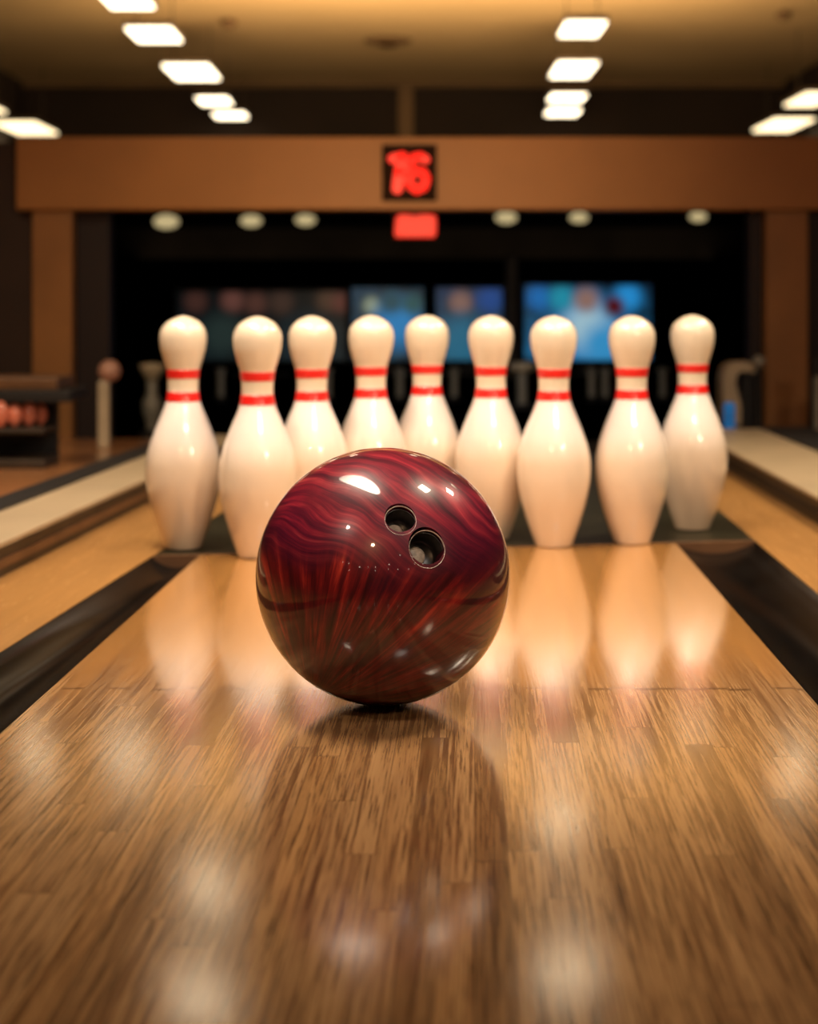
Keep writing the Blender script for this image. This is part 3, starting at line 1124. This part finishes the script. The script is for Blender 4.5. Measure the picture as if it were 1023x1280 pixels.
# ------------------------------------------------------------------ lights
def area(name, loc, target, sx, sy, power, col, spread=None):
    l = bpy.data.lights.new(name, 'AREA')
    l.shape = 'RECTANGLE'
    l.size, l.size_y = sx, sy
    l.energy = power
    l.color = col
    if spread:
        l.spread = spread
    o = bpy.data.objects.new(name, l)
    COL.objects.link(o)
    o.location = loc
    o.rotation_euler = (Vector(target) - Vector(loc)).to_track_quat('-Z', 'Y').to_euler()
    return o


def spot(name, loc, target, power, col, ang=60, blend=.6, rad=.05):
    l = bpy.data.lights.new(name, 'SPOT')
    l.energy = power
    l.color = col
    l.spot_size = math.radians(ang)
    l.spot_blend = blend
    l.shadow_soft_size = rad
    o = bpy.data.objects.new(name, l)
    COL.objects.link(o)
    o.location = loc
    o.rotation_euler = (Vector(target) - Vector(loc)).to_track_quat('-Z', 'Y').to_euler()
    return o


WARM = (1.0, .66, .34)
area('key_ceiling_lamp', (-.50, 1.85, 1.9), (-.05, 2.15, 0), 1.4, .34, 10, (1, .82, .62), math.radians(85)).data.shape = 'ELLIPSE'
spot('key_fill_spot', (-.46, 1.88, 1.88), (.02, 2.12, 0), 36, (1, .85, .72), 62, 1.0, .07)  # extra spot added at the key lamp, brightens without widening its highlight
area('ceiling_lamp_right', (.85, 1.85, 1.9), (.2, 2.1, 0), .22, .22, 7, (1, .80, .58), math.radians(95))
area('ceiling_lamp_far_right', (1.55, 2.65, 1.9), (.3, 2.3, 0), .2, .2, 5, (1, .80, .58), math.radians(95))
spot('pin_spot', (.06, 1.30, 2.05), (.0, 2.50, .25), 22, (1, .88, .84), 46, .8, .06)
area('pin_fill_upper', (.50, .41, 1.90), (.0, 2.46, .20), .23, .21, 2.6, (1, .86, .74), math.radians(80))  # added without a fixture for pin highlights; its ball reflection falls in a hole
area('pin_fill_side', (1.36, .15, 1.28), (.05, 2.46, .16), .20, .25, 2.7, (1, .74, .50), math.radians(80))  # mid-air helper added for pin highlights, mirrored inside the other finger hole
spot('pin_bounce_fill', (-.3, -.2, 1.3), (.0, 2.47, .16), 24, (1, .58, .30), 38, .8, .045)  # orange fill added to tint the lower pins like floor bounce
spot('ball_fill_spot', (-.9, .5, 1.5), (.0, 1.50, .12), 24, (1, .82, .64), 20, .8, .03)  # fill added to brighten the ball, from the left so shadow falls right
spot('beam_wash', (0, 2.75, .62), (0, 4.65, .64), 44, WARM, 62, 1.0, .10)  # free-floating wash added to warm the beam, strongest low and centre

area('side_fill_left', (-1.3, 2.6, 1.75), (-.8, 3.2, 0), .2, .2, 7, (1, .76, .48), math.radians(100))  # added to brighten the left divider cap and furniture
area('side_fill_right', (1.5, 3.3, 1.75), (.8, 3.1, 0), .2, .2, 6, (1, .78, .52), math.radians(80))  # added to brighten the right divider cap
# out-of-frame ceiling lamps whose reflections lie on the lane
for px_, py_ in ((710, 1215), (700, 1025), (250, 1250), (262, 1110), (322, 948), (45, 942), (995, 962)):
    z = 1.65 + H
    d = (z + H) * F / (py_ - HY)
    area('ceiling_panel_lamp', ((px_ - CX) * d / F, d, z), ((px_ - CX) * d / F, d, 0), .16, .22, 1.1, (1, .78, .50))
# ceiling wash: unseen up-light added to brighten the ceiling
area('ceiling_wash', (.1, 8.9, 1.1), (.1, 9.5, 2.2), 3.5, 2.0, 105, WARM)
spot('pit_fill', (.1, 4.95, .77), (.1, 6.9, -.1), 9, (.85, .92, 1.0), 85, .8, .03)  # unseen fill tucked behind the beam, added to light the stanchions
# small downlights behind the camera, seen as sparkles in the ball
for i in range(16):
    l = bpy.data.lights.new('downlight', 'POINT')
    l.energy = .5
    l.color = (1, .82, .62)
    l.shadow_soft_size = .03
    o = bpy.data.objects.new('downlight', l)
    COL.objects.link(o)
    o.location = (-2.8 + (i % 8) * .8 + random.uniform(-.2, .2), -2.2 - 1.3 * (i // 8) + random.uniform(-.3, .3), random.uniform(1.2, 2.0))

w = bpy.data.worlds.new('World')
sc.world = w
w.use_nodes = True
w.node_tree.nodes['Background'].inputs[0].default_value = (.02, .012, .006, 1)
w.node_tree.nodes['Background'].inputs[1].default_value = .2

# ------------------------------------------------------------------ camera
cd = bpy.data.cameras.new('Camera')
cd.sensor_fit = 'AUTO'
cd.sensor_width = 36
cd.lens = F * 36 / 1280
cd.shift_x = (511.5 - CX) / 1280
cd.shift_y = -(640 - HY) / 1280
cd.clip_start = .02
cd.dof.use_dof = True
cd.dof.focus_distance = 1.43
cd.dof.aperture_fstop = (cd.lens / 1000) / .0118
cam = bpy.data.objects.new('Camera', cd)
COL.objects.link(cam)
cam.location = (0, 0, H)
cam.rotation_euler = (PI / 2, 0, 0)
sc.camera = cam

sc.view_settings.view_transform = 'Standard'
sc.view_settings.look = 'None'
sc.view_settings.exposure = 0.0
sc.cycles.use_denoising = True
sc.cycles.max_bounces = 8
sc.cycles.sample_clamp_indirect = 6.0
